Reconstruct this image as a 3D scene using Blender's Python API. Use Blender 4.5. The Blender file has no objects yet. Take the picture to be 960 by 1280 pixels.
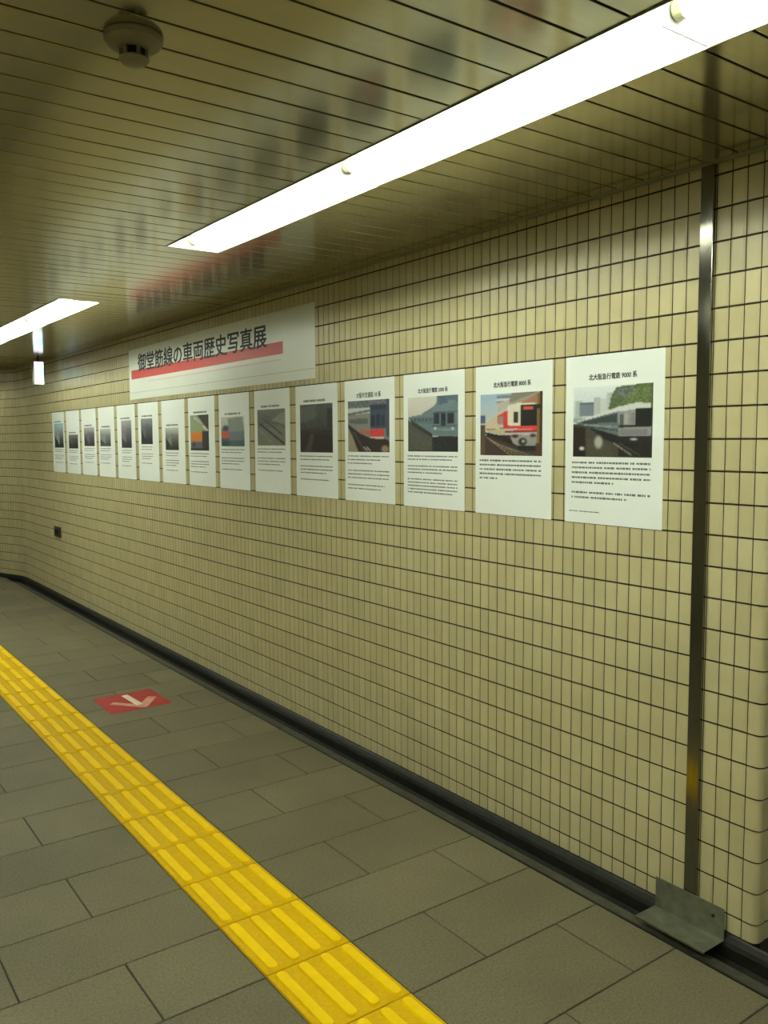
import bpy, math, random
import numpy as np
from mathutils import Matrix, Vector

random.seed(7)
rng = np.random.default_rng(7)
scene = bpy.context.scene
COL = scene.collection

# ------------------------------------------------------------------ camera
EYE = 1.60
FPX, YAW, PITCH, ROLL = 1065.78, 0.627412, -0.0845551, -0.0059647
_fw = Vector((math.sin(YAW) * math.cos(PITCH), math.cos(YAW) * math.cos(PITCH), math.sin(PITCH)))
_rt = Vector((math.cos(YAW), -math.sin(YAW), 0))
_up = _rt.cross(_fw)
RT = _rt * math.cos(ROLL) + _up * math.sin(ROLL)
UP = _up * math.cos(ROLL) - _rt * math.sin(ROLL)
FW = _fw
cam_data = bpy.data.cameras.new('camera')
cam = bpy.data.objects.new('camera', cam_data)
COL.objects.link(cam)
cam_data.sensor_fit = 'HORIZONTAL'
cam_data.sensor_width = 36.0
cam_data.lens = 36.0 * FPX / 960.0
cam_data.clip_start = 0.02
m = Matrix.Identity(4)
for i in range(3):
    m[i][0], m[i][1], m[i][2] = RT[i], UP[i], -FW[i]
m[2][3] = EYE
cam.matrix_world = m
scene.camera = cam

# ------------------------------------------------------------------ world, exposure
world = bpy.data.worlds.new('world')
scene.world = world
world.use_nodes = True
world.node_tree.nodes['Background'].inputs[0].default_value = (0.02, 0.02, 0.016, 1)
world.node_tree.nodes['Background'].inputs[1].default_value = 0.3
scene.view_settings.view_transform = 'Standard'
scene.view_settings.look = 'None'
scene.view_settings.gamma = 1.0
scene.view_settings.use_curve_mapping = False
scene.view_settings.exposure = 1.16
TUBE_STRENGTH = 26.0
TUBE_COLOR = (0.935, 1.0, 0.88)

# ------------------------------------------------------------------ measurements (metres, floor at z = 0)
XW = 2.378            # tiled wall face
ZC = EYE + 0.827      # ceiling face
ZTB = EYE - 1.555     # lowest edge of the wall tiles
XFE = 2.241           # floor edge at the gutter
YC = 1.353            # outer corner of the tiled wall
YB = 10.2             # where the wall starts to bend
BEND = math.radians(20.0)
RB = 1.0
XL = -1.16            # opposite wall
ROW0, ROWP = EYE + 0.7915, 0.09942
COLP = 0.05
SL0, SLP = 1.1335, 0.10965      # ceiling panel joints
FY0, FYP = 2.492, 0.3180        # floor rows
FXP = 0.612                     # floor tile length
TX0, TX1 = 1.130, 1.435         # tactile strip
FIXL = 1.2125                   # length of one light fixture

# ------------------------------------------------------------------ helpers
def lin(c):
    return tuple((v / 12.92 if v <= 0.04045 else ((v + 0.055) / 1.055) ** 2.4) for v in c)

def rgb(r, g, b):
    return lin((r / 255, g / 255, b / 255))

def new_mat(name, color=(0.5, 0.5, 0.5), rough=0.5, metal=0.0, spec=0.5, emis=None, estr=0.0):
    mt = bpy.data.materials.new(name)
    mt.use_nodes = True
    b = mt.node_tree.nodes['Principled BSDF']
    b.inputs['Base Color'].default_value = (*color, 1)
    b.inputs['Roughness'].default_value = rough
    b.inputs['Metallic'].default_value = metal
    b.inputs['Specular IOR Level'].default_value = spec
    if emis:
        b.inputs['Emission Color'].default_value = (*emis, 1)
        b.inputs['Emission Strength'].default_value = estr
    return mt, mt.node_tree, b

def node(nt, typ, **kw):
    n = nt.nodes.new(typ)
    for k, v in kw.items():
        setattr(n, k, v)
    return n

def mesh_obj(name, verts, faces, mat=None, parent=None, loc=(0, 0, 0), smooth=False):
    me = bpy.data.meshes.new(name)
    me.from_pydata([tuple(v) for v in verts], [], [tuple(f) for f in faces])
    if mat:
        me.materials.append(mat)
    if smooth:
        me.polygons.foreach_set('use_smooth', [True] * len(me.polygons))
    me.update()
    return link(name, me, parent, loc)

def link(name, me, parent=None, loc=(0, 0, 0)):
    o = bpy.data.objects.new(name, me)
    COL.objects.link(o)
    o.location = loc
    if parent is not None:
        o.parent = parent
    return o

def empty(name, loc, label, cat, group=None):
    o = bpy.data.objects.new(name, None)
    COL.objects.link(o)
    o.location = loc
    o.empty_display_size = 0.1
    tag(o, label, cat, group)
    return o

def tag(o, label, cat, group=None):
    o['label'] = label
    o['category'] = cat
    if group:
        o['group'] = group
    return o

def struct(o, label=None, cat=None):
    o['kind'] = 'structure'
    if label:
        o['label'] = label
    if cat:
        o['category'] = cat
    return o

class MB:
    """collects faces for one mesh"""
    def __init__(self):
        self.v, self.f = [], []
    def add(self, vs, fs):
        n = len(self.v)
        self.v += [tuple(p) for p in vs]
        self.f += [tuple(i + n for i in q) for q in fs]
        return self
    def box(self, x0, x1, y0, y1, z0, z1):
        vs = [(x, y, z) for z in (z0, z1) for y in (y0, y1) for x in (x0, x1)]
        return self.add(vs, [(0, 2, 3, 1), (4, 5, 7, 6), (0, 1, 5, 4), (2, 6, 7, 3), (0, 4, 6, 2), (1, 3, 7, 5)])
    def quad(self, a, b, c, d):
        return self.add([a, b, c, d], [(0, 1, 2, 3)])
    def lathe(self, prof, n=24, c=(0, 0, 0), axis='z', cap=True):
        vs, fs = [], []
        for r, h in prof:
            for k in range(n):
                a = 2 * math.pi * k / n
                p = (r * math.cos(a), r * math.sin(a), h)
                if axis == 'y':
                    p = (p[0], p[2], p[1])
                elif axis == 'x':
                    p = (p[2], p[0], p[1])
                vs.append((p[0] + c[0], p[1] + c[1], p[2] + c[2]))
        for i in range(len(prof) - 1):
            for k in range(n):
                k2 = (k + 1) % n
                fs.append((i * n + k, i * n + k2, (i + 1) * n + k2, (i + 1) * n + k))
        if cap:
            fs.append(tuple(range(n))[::-1])
            fs.append(tuple((len(prof) - 1) * n + k for k in range(n)))
        return self.add(vs, fs)
    def build(self, name, mat, parent=None, loc=(0, 0, 0), smooth=False):
        return mesh_obj(name, self.v, self.f, mat, parent, loc, smooth)

def bevel(o, w=0.002, seg=2):
    md = o.modifiers.new('bevel', 'BEVEL')
    md.width = w
    md.segments = seg
    md.limit_method = 'ANGLE'
    return o

def px(p):
    d = Vector(p) - Vector((0, 0, EYE))
    z = d.dot(FW)
    if z < 0.05:
        return None
    return (480 + FPX * d.dot(RT) / z, 640 - FPX * d.dot(UP) / z, z)

def in_frame(p, marg=0):
    q = px(p)
    return q is not None and -marg < q[0] < 960 + marg and -marg < q[1] < 1280 + marg

# ------------------------------------------------------------------ materials
def mat_wall_tile():
    mt, nt, b = new_mat('glazed_wall_tile', rgb(206, 196, 158), 0.28)
    geo = node(nt, 'ShaderNodeNewGeometry')
    sub = node(nt, 'ShaderNodeVectorMath', operation='SUBTRACT')
    sub.inputs[1].default_value = (0.0, YC, ROW0)
    div = node(nt, 'ShaderNodeVectorMath', operation='DIVIDE')
    div.inputs[1].default_value = (50.0, COLP, ROWP)
    flo = node(nt, 'ShaderNodeVectorMath', operation='FLOOR')
    wn = node(nt, 'ShaderNodeTexWhiteNoise')
    nt.links.new(geo.outputs['Position'], sub.inputs[0])
    nt.links.new(sub.outputs[0], div.inputs[0])
    nt.links.new(div.outputs[0], flo.inputs[0])
    nt.links.new(flo.outputs[0], wn.inputs['Vector'])
    ramp = node(nt, 'ShaderNodeValToRGB')
    e = ramp.color_ramp.elements
    e[0].position, e[0].color = 0.0, (*rgb(197, 188, 142), 1)
    e[1].position, e[1].color = 1.0, (*rgb(208, 199, 153), 1)
    k = e.new(0.5); k.color = (*rgb(203, 192, 146), 1)
    nt.links.new(wn.outputs['Value'], ramp.inputs[0])
    ns = node(nt, 'ShaderNodeTexNoise')
    ns.inputs['Scale'].default_value = 9.0
    ns.inputs['Detail'].default_value = 4.0
    nt.links.new(geo.outputs['Position'], ns.inputs['Vector'])
    mix = node(nt, 'ShaderNodeMix', data_type='RGBA', blend_type='MULTIPLY')
    mix.inputs[0].default_value = 0.22
    nt.links.new(ramp.outputs[0], mix.inputs[6])
    nt.links.new(ns.outputs['Fac'], mix.inputs[7])
    nt.links.new(mix.outputs[2], b.inputs['Base Color'])
    n2 = node(nt, 'ShaderNodeTexNoise')
    n2.inputs['Scale'].default_value = 40.0
    nt.links.new(geo.outputs['Position'], n2.inputs['Vector'])
    bp = node(nt, 'ShaderNodeBump')
    bp.inputs['Strength'].default_value = 0.12
    bp.inputs['Distance'].default_value = 0.002
    nt.links.new(n2.outputs['Fac'], bp.inputs['Height'])
    nt.links.new(bp.outputs[0], b.inputs['Normal'])
    return mt

def mat_noise(name, c0, c1, scale, rough=0.7, detail=6.0, bump=0.15, metal=0.0, spec=0.4, stretch=(1, 1, 1), percell=None):
    mt, nt, b = new_mat(name, c0, rough, metal, spec)
    geo = node(nt, 'ShaderNodeNewGeometry')
    mp = node(nt, 'ShaderNodeMapping')
    mp.inputs['Scale'].default_value = stretch
    nt.links.new(geo.outputs['Position'], mp.inputs['Vector'])
    ns = node(nt, 'ShaderNodeTexNoise')
    ns.inputs['Scale'].default_value = scale
    ns.inputs['Detail'].default_value = detail
    nt.links.new(mp.outputs[0], ns.inputs['Vector'])
    ramp = node(nt, 'ShaderNodeValToRGB')
    e = ramp.color_ramp.elements
    e[0].position, e[0].color = 0.32, (*c0, 1)
    e[1].position, e[1].color = 0.68, (*c1, 1)
    nt.links.new(ns.outputs['Fac'], ramp.inputs[0])
    out = ramp.outputs[0]
    if percell:
        oi = node(nt, 'ShaderNodeObjectInfo')
        mr = node(nt, 'ShaderNodeMapRange')
        mr.inputs['To Min'].default_value = 1 - percell
        mr.inputs['To Max'].default_value = 1 + percell
        nt.links.new(oi.outputs['Random'], mr.inputs['Value'])
        vm = node(nt, 'ShaderNodeVectorMath', operation='SCALE')
        nt.links.new(out, vm.inputs[0])
        nt.links.new(mr.outputs[0], vm.inputs['Scale'])
        out = vm.outputs[0]
        # broad worn, walked-on patches
        n3 = node(nt, 'ShaderNodeTexNoise')
        n3.inputs['Scale'].default_value = 2.3
        n3.inputs['Detail'].default_value = 3
        nt.links.new(geo.outputs['Position'], n3.inputs['Vector'])
        m3 = node(nt, 'ShaderNodeMapRange')
        m3.inputs['From Min'].default_value = 0.3
        m3.inputs['From Max'].default_value = 0.7
        m3.inputs['To Min'].default_value = 0.88
        m3.inputs['To Max'].default_value = 1.1
        nt.links.new(n3.outputs['Fac'], m3.inputs['Value'])
        v3 = node(nt, 'ShaderNodeVectorMath', operation='SCALE')
        nt.links.new(out, v3.inputs[0])
        nt.links.new(m3.outputs[0], v3.inputs['Scale'])
        out = v3.outputs[0]
    nt.links.new(out, b.inputs['Base Color'])
    if bump:
        bp = node(nt, 'ShaderNodeBump')
        bp.inputs['Strength'].default_value = bump
        bp.inputs['Distance'].default_value = 0.002
        nt.links.new(ns.outputs['Fac'], bp.inputs['Height'])
        nt.links.new(bp.outputs[0], b.inputs['Normal'])
    return mt

M = {}
M['tile'] = mat_wall_tile()
M['grout'] = mat_noise('dark_grout', rgb(46, 38, 20), rgb(60, 50, 28), 60, 0.9)
M['floor_tile'] = mat_noise('granite_floor_tile', rgb(98, 92, 68), rgb(122, 115, 88), 130, 0.62, 10, 0.03, percell=0.09, spec=0.35)
M['floor_joint'] = mat_noise('floor_joint', rgb(50, 47, 38), rgb(66, 62, 50), 60, 0.9)
M['ceiling_panel'] = mat_noise('satin_metal_ceiling_panel', rgb(182, 175, 141), rgb(190, 182, 148), 14, 0.14, 3, 0.0, metal=0.8, stretch=(0.3, 4, 1))
M['ceiling_back'] = mat_noise('ceiling_cavity', rgb(40, 36, 26), rgb(52, 46, 34), 20, 0.9)
M['trim'] = new_mat('ceiling_edge_trim', rgb(150, 150, 128), 0.35, 0.6)[0]
M['housing'] = new_mat('white_enamel_trough', rgb(190, 190, 182), 0.45)[0]
M['tube'] = new_mat('lit_fluorescent_tube', (0.9, 0.9, 0.85), 0.4, emis=TUBE_COLOR, estr=TUBE_STRENGTH)[0]
M['socket'] = new_mat('cream_plastic_socket', rgb(206, 204, 168), 0.5)[0]
M['steel'] = mat_noise('brushed_stainless_steel', rgb(128, 126, 116), rgb(142, 140, 128), 60, 0.14, 3, 0.02, metal=1.0, stretch=(1, 8, 0.15))
M['tray_steel'] = mat_noise('dull_galvanised_sheet', rgb(122, 124, 106), rgb(146, 148, 128), 25, 0.42, 4, 0.05, metal=0.75)
M['gutter'] = mat_noise('black_gutter_coating', rgb(24, 24, 18), rgb(38, 38, 30), 30, 0.5, 5, 0.2)
M['gutter_edge'] = mat_noise('worn_gutter_edging', rgb(64, 63, 50), rgb(84, 82, 66), 40, 0.6, 5, 0.1)
M['yellow'] = mat_noise('yellow_tactile_resin', rgb(244, 204, 0), rgb(250, 212, 0), 30, 0.55, 5, 0.03, spec=0.2)
M['yellow_base'] = mat_noise('yellow_tactile_base', rgb(212, 168, 0), rgb(222, 180, 0), 60, 0.6, 6, 0.03, spec=0.2)
M['paper'] = mat_noise('white_poster_paper', rgb(232, 238, 230), rgb(236, 241, 234), 3, 0.5, 2, 0.0)
M['banner'] = mat_noise('white_banner_film', rgb(222, 226, 212), rgb(228, 232, 218), 2, 0.35, 2, 0.0)
M['ink'] = new_mat('black_print_ink', rgb(40, 42, 40), 0.6)[0]
M['grey_ink'] = new_mat('grey_print_ink', rgb(112, 118, 112), 0.6)[0]
M['red_print'] = new_mat('red_print_band', rgb(214, 62, 48), 0.5)[0]
M['pink_print'] = new_mat('pale_pink_print', rgb(232, 190, 170), 0.5)[0]
M['sticker_red'] = mat_noise('scuffed_red_floor_film', rgb(158, 30, 30), rgb(182, 44, 40), 14, 0.5, 5, 0.05)
M['sticker_white'] = mat_noise('scuffed_white_floor_film', rgb(214, 206, 180), rgb(236, 232, 208), 16, 0.5, 5, 0.05)
M['sticker_pale'] = mat_noise('worn_pale_floor_film', rgb(196, 138, 118), rgb(214, 162, 140), 16, 0.5, 5, 0.05)
M['dark_plastic'] = new_mat('dark_brown_plate', rgb(62, 54, 40), 0.5)[0]
M['slot'] = new_mat('black_slot', rgb(20, 18, 12), 0.7)[0]
M['detector'] = new_mat('cream_detector_plastic', rgb(140, 132, 102), 0.5)[0]
M['concrete'] = mat_noise('plain_wall_paint', rgb(120, 114, 90), rgb(134, 127, 100), 8, 0.7, 4, 0.1)

def mat_vcol(name, rough=0.4):
    mt, nt, b = new_mat(name, (0.5, 0.5, 0.5), rough)
    a = node(nt, 'ShaderNodeAttribute', attribute_name='Col')
    nt.links.new(a.outputs['Color'], b.inputs['Base Color'])
    return mt
M['photo'] = mat_vcol('printed_photograph')
# distant tiled wall opposite: tiles given by the material
def mat_tiled(name):
    mt, nt, b = new_mat(name, (0.5, 0.5, 0.4), 0.35)
    geo = node(nt, 'ShaderNodeNewGeometry')
    sep = node(nt, 'ShaderNodeSeparateXYZ')
    cmb = node(nt, 'ShaderNodeCombineXYZ')
    nt.links.new(geo.outputs['Position'], sep.inputs[0])
    add = node(nt, 'ShaderNodeMath', operation='ADD')
    nt.links.new(sep.outputs[0], add.inputs[0])
    nt.links.new(sep.outputs[1], add.inputs[1])
    nt.links.new(add.outputs[0], cmb.inputs[0])
    nt.links.new(sep.outputs[2], cmb.inputs[1])
    br = node(nt, 'ShaderNodeTexBrick')
    br.offset = 0.0
    br.inputs['Color1'].default_value = (*rgb(200, 190, 150), 1)
    br.inputs['Color2'].default_value = (*rgb(206, 197, 158), 1)
    br.inputs['Mortar'].default_value = (*rgb(72, 62, 42), 1)
    br.inputs['Scale'].default_value = 1.0
    br.inputs['Mortar Size'].default_value = 0.002
    br.inputs['Brick Width'].default_value = COLP
    br.inputs['Row Height'].default_value = ROWP
    nt.links.new(cmb.outputs[0], br.inputs['Vector'])
    nt.links.new(br.outputs['Color'], b.inputs['Base Color'])
    return mt
M['tiled'] = mat_tiled('plain_tiled_wall')

# ------------------------------------------------------------------ the setting: right wall with its tiles
TG = 0.0029           # half bed joint
TGV = 0.0018          # half upright joint
TT = 0.006            # tile thickness
def wall_path(s):
    """point and tangent angle (0 = +Y) of the wall line at run s measured from the corner"""
    L1 = YB - YC
    if s <= L1:
        return XW, YC + s, 0.0
    a = min((s - L1) / RB, BEND)
    x = XW - RB * (1 - math.cos(a))
    y = YB + RB * math.sin(a)
    r = s - L1 - RB * BEND
    if r > 0:
        x -= r * math.sin(BEND)
        y += r * math.cos(BEND)
    return x, y, a

def tile_local(w, h, t=TT, c=0.007, cz=0.0008, d=0.0024):
    """vertices of a pillowed tile; local +X is into the wall, Y along, Z up; face at X=0, centred"""
    a, b_ = w / 2, h / 2
    vs = [(t, -a, -b_), (t, a, -b_), (t, a, b_), (t, -a, b_),
          (d, -a, -b_), (d, a, -b_), (d, a, b_), (d, -a, b_),
          (0, -a + c, -b_ + cz), (0, a - c, -b_ + cz), (0, a - c, b_ - cz), (0, -a + c, b_ - cz)]
    fs = [(8, 11, 10, 9)]
    for i in range(4):
        j = (i + 1) % 4
        fs.append((i, 4 + i, 4 + j, j))
        fs.append((4 + i, 8 + i, 8 + j, 4 + j))
    return vs, fs

rows = []
z = ROW0
rows.append((ROW0, ZC + 0.002))
k = 0
while True:
    top, bot = ROW0 - ROWP * k, ROW0 - ROWP * (k + 1)
    if bot < ZTB + 0.01:
        rows.append((ZTB, top))
        break
    rows.append((bot, top))
    k += 1

# backing (grout) of the wall: a thick slab following the wall line
def slab(name, pts, z0, z1, th, mat, side=1):
    """extrude a polyline (x,y) to a slab, thickness th to the right of the direction of travel"""
    offs = []
    for i, p in enumerate(pts):
        a = Vector(pts[max(0, i - 1)]); b_ = Vector(pts[min(len(pts) - 1, i + 1)])
        d = (b_ - a).normalized()
        offs.append((p[0] + side * d.y * th, p[1] - side * d.x * th))
    mb = MB()
    n = len(pts)
    vs = [(x, y, z) for z in (z0, z1) for (x, y) in list(pts) + offs]
    fs = []
    for i in range(n - 1):
        for (p, q) in ((0, n),):
            fs.append((i, i + 1, 2 * n + i + 1, 2 * n + i))
            fs.append((n + i + 1, n + i, 3 * n + i, 3 * n + i + 1))
            fs.append((2 * n + i, 2 * n + i + 1, 3 * n + i + 1, 3 * n + i))
            fs.append((i + 1, i, n + i, n + i + 1))
    fs.append((0, 2 * n, 3 * n, n))
    fs.append((n - 1, 2 * n - 1, 4 * n - 1, 3 * n - 1))
    mb.add(vs, fs)
    return mb.build(name, mat)

GB = 0.0032
S_END = 12.6
path_pts = [(XW + GB, YC + 0.03)]
ss = [YB - YC] + [YB - YC + RB * BEND * t / 8 for t in range(1, 9)] + [S_END + 2.5]
for s in ss:
    x, y, a = wall_path(s)
    path_pts.append((x + GB * math.cos(a), y + GB * math.sin(a)))
wall_right = slab('wall_right', path_pts, 0.0, ZC + 0.03, 0.15, M['grout'])
struct(wall_right, 'cream tiled passage wall carrying the row of posters', 'wall')

poster_specs_y = [(1.722 + 0.4888 * i, 1.722 + 0.4888 * i + 0.421) for i in range(15)]
PZ0, PZ1 = EYE - 0.303, EYE + 0.292
def covered(y, z):
    if PZ0 + 0.06 < z < PZ1 - 0.06:
        for a, b_ in poster_specs_y:
            if a + 0.03 < y < b_ - 0.03:
                return True
    if 1.556 < y < 1.60:
        return True
    return False

cells = []
ncol = int(S_END / COLP)
for c in range(1, ncol):          # column 0 is the corner piece
    for r, (z0, z1) in enumerate(rows):
        x, y, a = wall_path((c + 0.5) * COLP)
        zc = (z0 + z1) / 2
        q = px((x, y, zc))
        vis = in_frame((x, y, zc), 6) and not covered(y, zc)
        d = (Vector((x, y, zc)) - Vector((0, 0, EYE))).length
        cosv = abs((x * math.cos(a) + y * math.sin(a))) / d
        cells.append((vis, (z1 - z0) * cosv / d ** 2, x, y, a, z0, z1))
cells.sort(key=lambda t: (t[0], t[1]), reverse=True)
tile_meshes = {}
def tile_mesh(w, h, mat, name, **kw):
    key = (name, round(w, 4), round(h, 4))
    if key not in tile_meshes:
        vs, fs = tile_local(w, h, **kw)
        me = bpy.data.meshes.new(name)
        me.from_pydata(vs, [], fs)
        me.materials.append(mat)
        tile_meshes[key] = me
    return tile_meshes[key]
for vis, ar, x, y, a, z0, z1 in cells[:300]:
    o = link('wall_tile', tile_mesh(COLP - 2 * TGV, z1 - z0 - 2 * TG, M['tile'], 'wall_tile'), wall_right, (x, y, (z0 + z1) / 2))
    o.rotation_euler = (random.uniform(-.004, .004), random.uniform(-.006, .006), a + random.uniform(-.012, .012))
fv, ff = [], []
for vis, ar, x, y, a, z0, z1 in cells[300:]:
    vs, fs = tile_local(COLP - 2 * TGV, z1 - z0 - 2 * TG)
    n = len(fv)
    a2 = a + random.uniform(-.012, .012)
    tl = random.uniform(-.006, .006)
    ca, sa = math.cos(a2), math.sin(a2)
    zc = (z0 + z1) / 2
    for (lx, ly, lz) in vs:
        lx2 = lx + tl * lz
        fv.append((x + lx2 * ca - ly * sa, y + lx2 * sa + ly * ca, zc + lz))
    ff += [tuple(i + n for i in f) for f in fs]
o = mesh_obj('wall_tile_field', fv, ff, M['tile'], wall_right)
o['kind'] = 'stuff'

# rounded corner pieces, one per course
def corner_mesh(h):
    R = 0.022
    pts = [(0.0, COLP - TG)]
    for t in range(0, 7):
        a = math.pi / 2 * t / 6
        pts.append((R - R * math.cos(a), R - R * math.sin(a)))
    pts.append((COLP - TG, 0.0))
    inner = [(TT, COLP - TG)] + [(max(p[0], 0) + TT * 0.7, p[1] + TT * 0.7) for p in pts[1:-1]] + [(COLP - TG, TT)]
    n = len(pts)
    vs = [(x, y, zz) for zz in (-h / 2, h / 2) for (x, y) in pts + inner]
    fs = []
    for i in range(n - 1):
        fs.append((i + 1, i, 2 * n + i, 2 * n + i + 1))
        fs.append((i, i + 1, n + i + 1, n + i))
        fs.append((2 * n + i + 1, 2 * n + i, 3 * n + i, 3 * n + i + 1))
    fs.append((0, n, 3 * n, 2 * n))
    fs.append((n - 1, 3 * n - 1, 4 * n - 1, 2 * n - 1))
    me = bpy.data.meshes.new('corner_tile')
    me.from_pydata(vs, [], fs)
    me.materials.append(M['tile'])
    return me
cm = {}
for z0, z1 in rows:
    h = round(z1 - z0 - 2 * TG, 4)
    if h not in cm:
        cm[h] = corner_mesh(h)
    link('corner_tile', cm[h], wall_right, (XW, YC, (z0 + z1) / 2))
# return wall round the corner
wall_side = MB().box(XW + 0.03, 5.2, YC + GB, YC + 0.16, 0.0, ZC + 0.03).build('wall_return', M['grout'])
struct(wall_side, 'cream tiled wall turning the corner at the right edge', 'wall')
fv, ff = [], []
for c in range(1, 12):
    for z0, z1 in rows:
        vs, fs = tile_local(COLP - 2 * TGV, z1 - z0 - 2 * TG)
        n = len(fv)
        for (lx, ly, lz) in vs:
            fv.append((XW + (c + 0.5) * COLP - ly, YC + lx, (z0 + z1) / 2 + lz))
        ff += [tuple(i + n for i in f) for f in fs]
o = mesh_obj('return_tile_field', fv, ff, M['tile'], wall_side)
o['kind'] = 'stuff'

# walls that the photograph does not show but that close the passage
lp = [(XL, -7.0), (XL, 9.6), (XL - 1.0 * math.sin(BEND), 9.6 + 1.2), (XL - 6.0 * math.sin(BEND), 9.6 + 1.2 + 5.0 * math.cos(BEND))]
wl = slab('wall_left', lp, 0.0, ZC + 0.03, -0.15, M['concrete'])
struct(wl, 'tiled wall on the far side of the passage, behind the viewer', 'wall')
wb = MB().box(XL, 5.3, -7.15, -7.0, 0.0, ZC + 0.03).build('wall_back', M['tiled'])
struct(wb, 'tiled wall closing the passage behind the viewer', 'wall')
wn_ = MB().box(XW, 5.3, -7.0, -1.7, 0.0, ZC + 0.03).build('wall_near', M['tiled'])
struct(wn_, 'tiled wall beyond the side passage, behind the viewer', 'wall')
we = MB().box(5.2, 5.35, -1.7, YC + 0.16, 0.0, ZC + 0.03).build('wall_end', M['concrete'])
struct(we, 'plain wall at the end of the side passage', 'wall')
ex, ey, ea = wall_path(S_END + 2.4)
wf = slab('wall_far', [(ex + 0.1, ey), (ex - 4.6, ey - 0.3)], 0.0, ZC + 0.03, 0.15, M['concrete'])
struct(wf, 'plain wall far around the bend', 'wall')

# ------------------------------------------------------------------ ceiling: cavity, panels, edge trim, lamp openings
LX0, LX1 = 1.437, 1.668          # lamp trough opening
MX0, MX1 = -0.45, -0.219         # second lamp row, left of the camera
def slat(kk):
    return SL0 + SLP * kk
def fixture_runs():
    runs = []
    for kend in (22, -26):
        runs.append((slat(kend) - 3 * FIXL, slat(kend)))
    runs.append((slat(37), slat(37) + 3 * FIXL))
    runs.append((slat(86), slat(86) + FIXL))
    return runs
RUNS = fixture_runs()
ZBK = ZC + 0.014
mb = MB()
def crect(x0, x1, y0, y1):
    mb.box(x0, x1, y0, y1, ZBK, ZBK + 0.03)
YA, YZ = -7.0, 15.6
crect(-4.5, MX0, YA, YZ); crect(MX1, LX0, YA, YZ); crect(LX1, XW + 0.15, YA, YZ)
crect(XW + 0.15, 5.3, YA, YC + 0.2)
runs_sorted = sorted(RUNS)
ys = [YA] + [v for r in runs_sorted for v in r] + [YZ]
for i in range(0, len(ys), 2):
    crect(MX0, MX1, ys[i], ys[i + 1]); crect(LX0, LX1, ys[i], ys[i + 1])
ceiling = mb.build('ceiling', M['ceiling_back'])
struct(ceiling, 'low metal ceiling of narrow glossy panels', 'ceiling')

def in_run(y0, y1):
    return any(y1 > a + 0.02 and y0 < b_ - 0.02 for a, b_ in RUNS)
GAP = 0.0035
panel_meshes = {}
def panel_mesh(w, d):
    key = (round(w, 4), round(d, 4))
    if key not in panel_meshes:
        a, b_, c, t = w / 2, d / 2, 0.0008, 0.012
        vs = [(-a, -b_, t), (a, -b_, t), (a, b_, t), (-a, b_, t),
              (-a, -b_, .0008), (a, -b_, .0008), (a, b_, .0008), (-a, b_, .0008),
              (-a, -b_ + c, 0), (a, -b_ + c, 0), (a, b_ - c, 0), (-a, b_ - c, 0)]
        fs = [(8, 11, 10, 9)]
        for i in range(4):
            j = (i + 1) % 4
            fs.append((i, 4 + i, 4 + j, j)); fs.append((4 + i, 8 + i, 8 + j, 4 + j))
        me = bpy.data.meshes.new('ceiling_panel')
        me.from_pydata(vs, [], fs)
        me.materials.append(M['ceiling_panel'])
        panel_meshes[key] = me
    return panel_meshes[key]
XT = 2.350                       # panels stop at the edge trim
def add_panel(x0, x1, y0, y1):
    o = link('ceiling_panel', panel_mesh(x1 - x0, y1 - y0 - 2 * GAP), ceiling, ((x0 + x1) / 2, (y0 + y1) / 2, ZC))
    o.rotation_euler = (random.uniform(-.0014, .0014), random.uniform(-.0008, .0008), 0)
fld = MB()
for kk in range(-76, 132):
    y0, y1 = slat(kk), slat(kk + 1)
    if in_run(y0, y1):
        segs = [(-1.2 if y1 < 10 else -4.0, MX0), (MX1, LX0), (LX1, XT)]
    else:
        segs = [(-1.2 if y1 < 10 else -4.0, XT)]
    for (a, b_) in segs:
        if b_ > 0 and -1 <= kk <= 92:
            add_panel(a, b_, y0, y1)
        else:
            fld.box(a, b_, y0 + GAP, y1 - GAP, ZC, ZC + 0.012)
    if y1 < YC + 0.1 and y0 > -1.7:
        fld.box(XW + 0.01, 5.2, y0 + GAP, min(y1 - GAP, YC), ZC, ZC + 0.012)
o = fld.build('ceiling_panel_field', M['ceiling_panel'], ceiling)
o['kind'] = 'stuff'
# edge trim: small angle strip along the wall
tr = MB()
tr.box(XT + 0.002, XW, YC + 0.0, YB + 0.1, ZC - 0.004, ZC + 0.0135)
trim = tr.build('trim_1', M['trim'])
struct(trim, 'thin grey metal edging where ceiling meets tiled wall', 'trim')
bevel(trim, 0.0015, 1)

# ------------------------------------------------------------------ floor
mb = MB()
mb.box(-4.8, XFE, YA, YZ, -0.05, -0.004)
mb.box(XFE, 5.3, YA, YC - 0.12, -0.05, -0.004)
floor = mb.build('floor', M['floor_joint'])
struct(floor, 'grey stone tiled passage floor in staggered courses', 'floor')
floor_meshes = {}
def floor_tile_mesh(w, d):
    key = (round(w, 4), round(d, 4))
    if key not in floor_meshes:
        a, b_, c = w / 2, d / 2, 0.0018
        vs = [(-a, -b_, -.004), (a, -b_, -.004), (a, b_, -.004), (-a, b_, -.004),
              (-a, -b_, -.0016), (a, -b_, -.0016), (a, b_, -.0016), (-a, b_, -.0016),
              (-a + c, -b_ + c, 0), (a - c, -b_ + c, 0), (a - c, b_ - c, 0), (-a + c, b_ - c, 0)]
        fs = [(8, 9, 10, 11)]
        for i in range(4):
            j = (i + 1) % 4
            fs.append((i, j, 4 + j, 4 + i)); fs.append((4 + i, 4 + j, 8 + j, 8 + i))
        me = bpy.data.meshes.new('floor_tile')
        me.from_pydata(vs, [], fs)
        me.materials.append(M['floor_tile'])
        floor_meshes[key] = me
    return floor_meshes[key]
FG = 0.0024
ffld = MB()
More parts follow.
